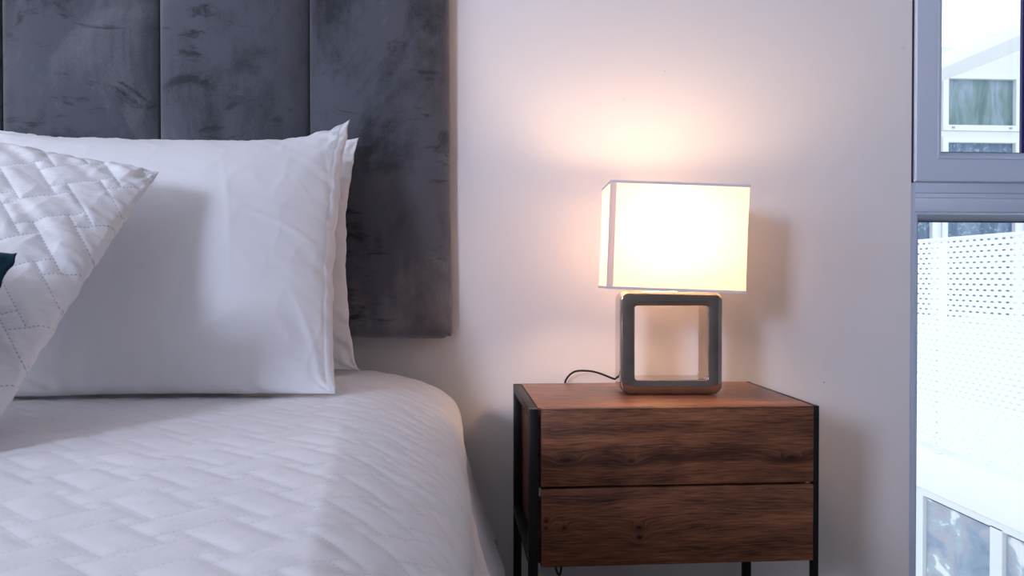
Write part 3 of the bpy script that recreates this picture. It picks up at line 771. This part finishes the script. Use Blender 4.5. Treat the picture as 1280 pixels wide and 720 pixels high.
# ------------------------------------------------------------------ table lamp
LA = thing('table_lamp', 'lit table lamp with white rectangular shade on a silvery square-ring base', 'lamp', (0.4327, -0.187, NZ), (0, 0, -0.0745))
def ring_base(w, h, th, dep, ro, ri, bev=0.006):
    """rounded-square ring in the local xz plane; soft edges front and back"""
    bm = bmesh.new(); K = 8
    def outline(hw, z0, z1, r, y):
        pts = []
        for cx, cz, a0 in ((hw - r, z1 - r, 0), (-hw + r, z1 - r, 90), (-hw + r, z0 + r, 180), (hw - r, z0 + r, 270)):
            for k in range(K + 1):
                a = R(a0 + 90 * k / K); pts.append(Vector((cx + r * math.cos(a), y, cz + r * math.sin(a))))
        # extra points on the straight runs so the face can be dished
        out = []
        for i, p in enumerate(pts):
            q = pts[(i + 1) % len(pts)]; out.append(p)
            if (q - p).length > 0.03:
                for s in range(1, 12): out.append(p.lerp(q, s / 12))
        return out
    rings = []
    hw = w / 2; yf, yb = -dep / 2, dep / 2
    def O(ins, y): return outline(hw - ins, ins, h - ins, max(ro - ins, 0.002), y)
    def I(ins, y): return outline(hw - th + ins, th - ins, h - th + ins, ri + ins, y)
    nb = 5
    sec = []
    for k in range(nb + 1):
        a = k / nb * math.pi / 2; sec.append(O(bev * (1 - math.sin(a)), yf + bev - bev * math.cos(a)))
    for s in (0.25, 0.5, 0.75): sec.append(O(0, yf + bev + (dep - 2 * bev) * s))
    for k in range(nb + 1):
        a = k / nb * math.pi / 2; sec.append(O(bev * (1 - math.cos(a)), yb - bev + bev * math.sin(a)))
    b2 = bev * 0.6
    for k in range(nb + 1):
        a = k / nb * math.pi / 2; sec.append(I(b2 * (1 - math.sin(a)), yb - b2 + b2 * math.cos(a)))
    for s in (0.25, 0.5, 0.75): sec.append(I(0, yb - b2 - (dep - 2 * b2) * s))
    for k in range(nb + 1):
        a = k / nb * math.pi / 2; sec.append(I(b2 * (1 - math.cos(a)), yf + b2 - b2 * math.sin(a)))
    # shallow belly on the front face
    F0, F1 = sec[-1], sec[0]
    for s in (0.2, 0.4, 0.6, 0.8):
        sec.append([p.lerp(q, s) + Vector((0, -0.0008 * math.sin(math.pi * s), 0)) for p, q in zip(F0, F1)])
    return loft(bm, sec, close_path=True)
base_o = obj('base', ring_base(0.1975, 0.2000, 0.0280, 0.085, 0.019, 0.005, 0.0038), M_chrome, LA, local=True, sharp=180, label='silvery glazed square ring base')
for v in base_o.data.vertices: v.co.z += 0.0015
for sx in (-0.07, 0.07):
    for sy in (-0.025, 0.025):
        obj('foot_pad', B(sx - 0.006, sx + 0.006, sy - 0.006, sy + 0.006, 0.0, 0.003), M_rubber, base_o, local=True)
obj('neck', lathe([(0.0155, 0.2015), (0.0155, 0.2065), (0.007, 0.207), (0.007, 0.216), (0.012, 0.217), (0.012, 0.222), (0.0155, 0.223), (0.0155, 0.262), (0.013, 0.264)]), M_brass, LA, local=True)
bulb = obj('bulb', lathe([(0.0125, 0.2642), (0.014, 0.268), (0.022, 0.275), (0.030, 0.287), (0.0335, 0.302), (0.0345, 0.320), (0.033, 0.340), (0.028, 0.357), (0.018, 0.369), (0.005, 0.374)]), M_bulb, LA, local=True, sharp=180, label='glowing warm bulb')
# shade: four fabric walls as one sleeve, tilted a little on its fitter
SW, SD, SH = 0.2630, 0.157, 0.2035
sh = bmesh.new()
def sleeve(bm, w, d, z0, z1, th, r=0.0025, nz_=14, nside=18, bow=0.0):
    def loop(hw, hd, rr, z):
        pts = []
        for cx, cy, a0 in ((hw - rr, hd - rr, 0), (-hw + rr, hd - rr, 90), (-hw + rr, -hd + rr, 180), (hw - rr, -hd + rr, 270)):
            for k in range(5):
                a = R(a0 + 90 * k / 4); pts.append(Vector((cx + rr * math.cos(a), cy + rr * math.sin(a), z)))
        out = []
        for i, p in enumerate(pts):
            q = pts[(i + 1) % len(pts)]; out.append(p)
            if (q - p).length > 0.03:
                for s in range(1, nside): out.append(p.lerp(q, s / nside))
        return out
    rings = []
    for i in range(nz_ + 1):
        s = i / nz_; rings.append([Vector((p.x * (1 - bow * math.sin(math.pi * s)), p.y * (1 - bow * 1.4 * math.sin(math.pi * s)), p.z)) for p in loop(w / 2, d / 2, r, z0 + (z1 - z0) * s)])
    for i in range(nz_, -1, -1):
        s = i / nz_; rings.append([Vector((p.x * (1 - bow * math.sin(math.pi * s)), p.y * (1 - bow * 1.4 * math.sin(math.pi * s)), p.z)) for p in loop(w / 2 - th, d / 2 - th, r * 0.7, z0 + (z1 - z0) * s)])
    return loft(bm, rings, close_path=True)
tilt = Matrix.Translation((0.0065, 0, 0.3045)) @ Matrix.Rotation(R(2.0), 4, 'Y') @ Matrix.Translation((0, 0, -SH / 2))
def shp_obj(name, bm, m, parent, **k):
    bm.transform(tilt); return obj(name, bm, m, parent, local=True, **k)
shade = shp_obj('shade', sleeve(bmesh.new(), SW, SD, 0, SH, 0.0008, bow=0.006), M_shade, LA, sharp=40, label='glowing white fabric rectangular shade')
for z0 in (-0.0008, SH - 0.0034):
    shp_obj('hem', sleeve(bmesh.new(), SW + 0.0016, SD + 0.0016, z0, z0 + 0.005, 0.0007, nz_=2), M_hem, shade, sharp=40)
bm = bmesh.new(); box(bm, -SW / 2 - 0.0012, -SW / 2 + 0.0105, -SD / 2 - 0.0014, -SD / 2 - 0.0004, 0.003, SH - 0.003)
box(bm, -SW / 2 - 0.0014, -SW / 2 - 0.0004, -SD / 2 - 0.0012, -SD / 2 + 0.004, 0.003, SH - 0.003)
shp_obj('corner_seam', bm, M_seam, shade)
bm = tube([(-SW / 2 + 0.003, 0, SH - 0.012), (-0.05, 0, SH - 0.020), (0, 0, SH - 0.155)], 0.0012, 6, 4)
for a_, b_ in (((SW / 2 - 0.003, 0, SH - 0.012), (0.05, 0, SH - 0.020)),):
    b2 = tube([a_, b_, (0, 0, SH - 0.155)], 0.0012, 6, 4); me_ = bpy.data.meshes.new('t'); b2.to_mesh(me_); b2.free(); bm.from_mesh(me_); bpy.data.meshes.remove(me_)
shp_obj('shade_fitter', bm, M_brass, shade)
# cord: from the back of the base over the rear edge and down behind the nightstand
def l2(x, y, z): # world -> lamp space
    v = Matrix.Rotation(0.0745, 4, 'Z') @ Vector((x - 0.4327, y + 0.187, z - NZ)); return v
cp = [(0.352, -0.143, 0.580), (0.338, -0.125, 0.580), (0.312, -0.085, 0.588), (0.292, -0.060, 0.5895), (0.270, -0.035, 0.585), (0.2555, -0.018, 0.568), (0.252, -0.014, 0.545), (0.250, -0.014, 0.45), (0.240, -0.018, 0.30), (0.226, -0.020, 0.20), (0.232, -0.020, 0.155), (0.240, -0.020, 0.140), (0.243, -0.022, 0.165), (0.232, -0.022, 0.185)]
obj('cord', tube([l2(*p) for p in cp], 0.0022, 10, 8), M_rubber, LA, local=True, sharp=180, label='thin black power cord')
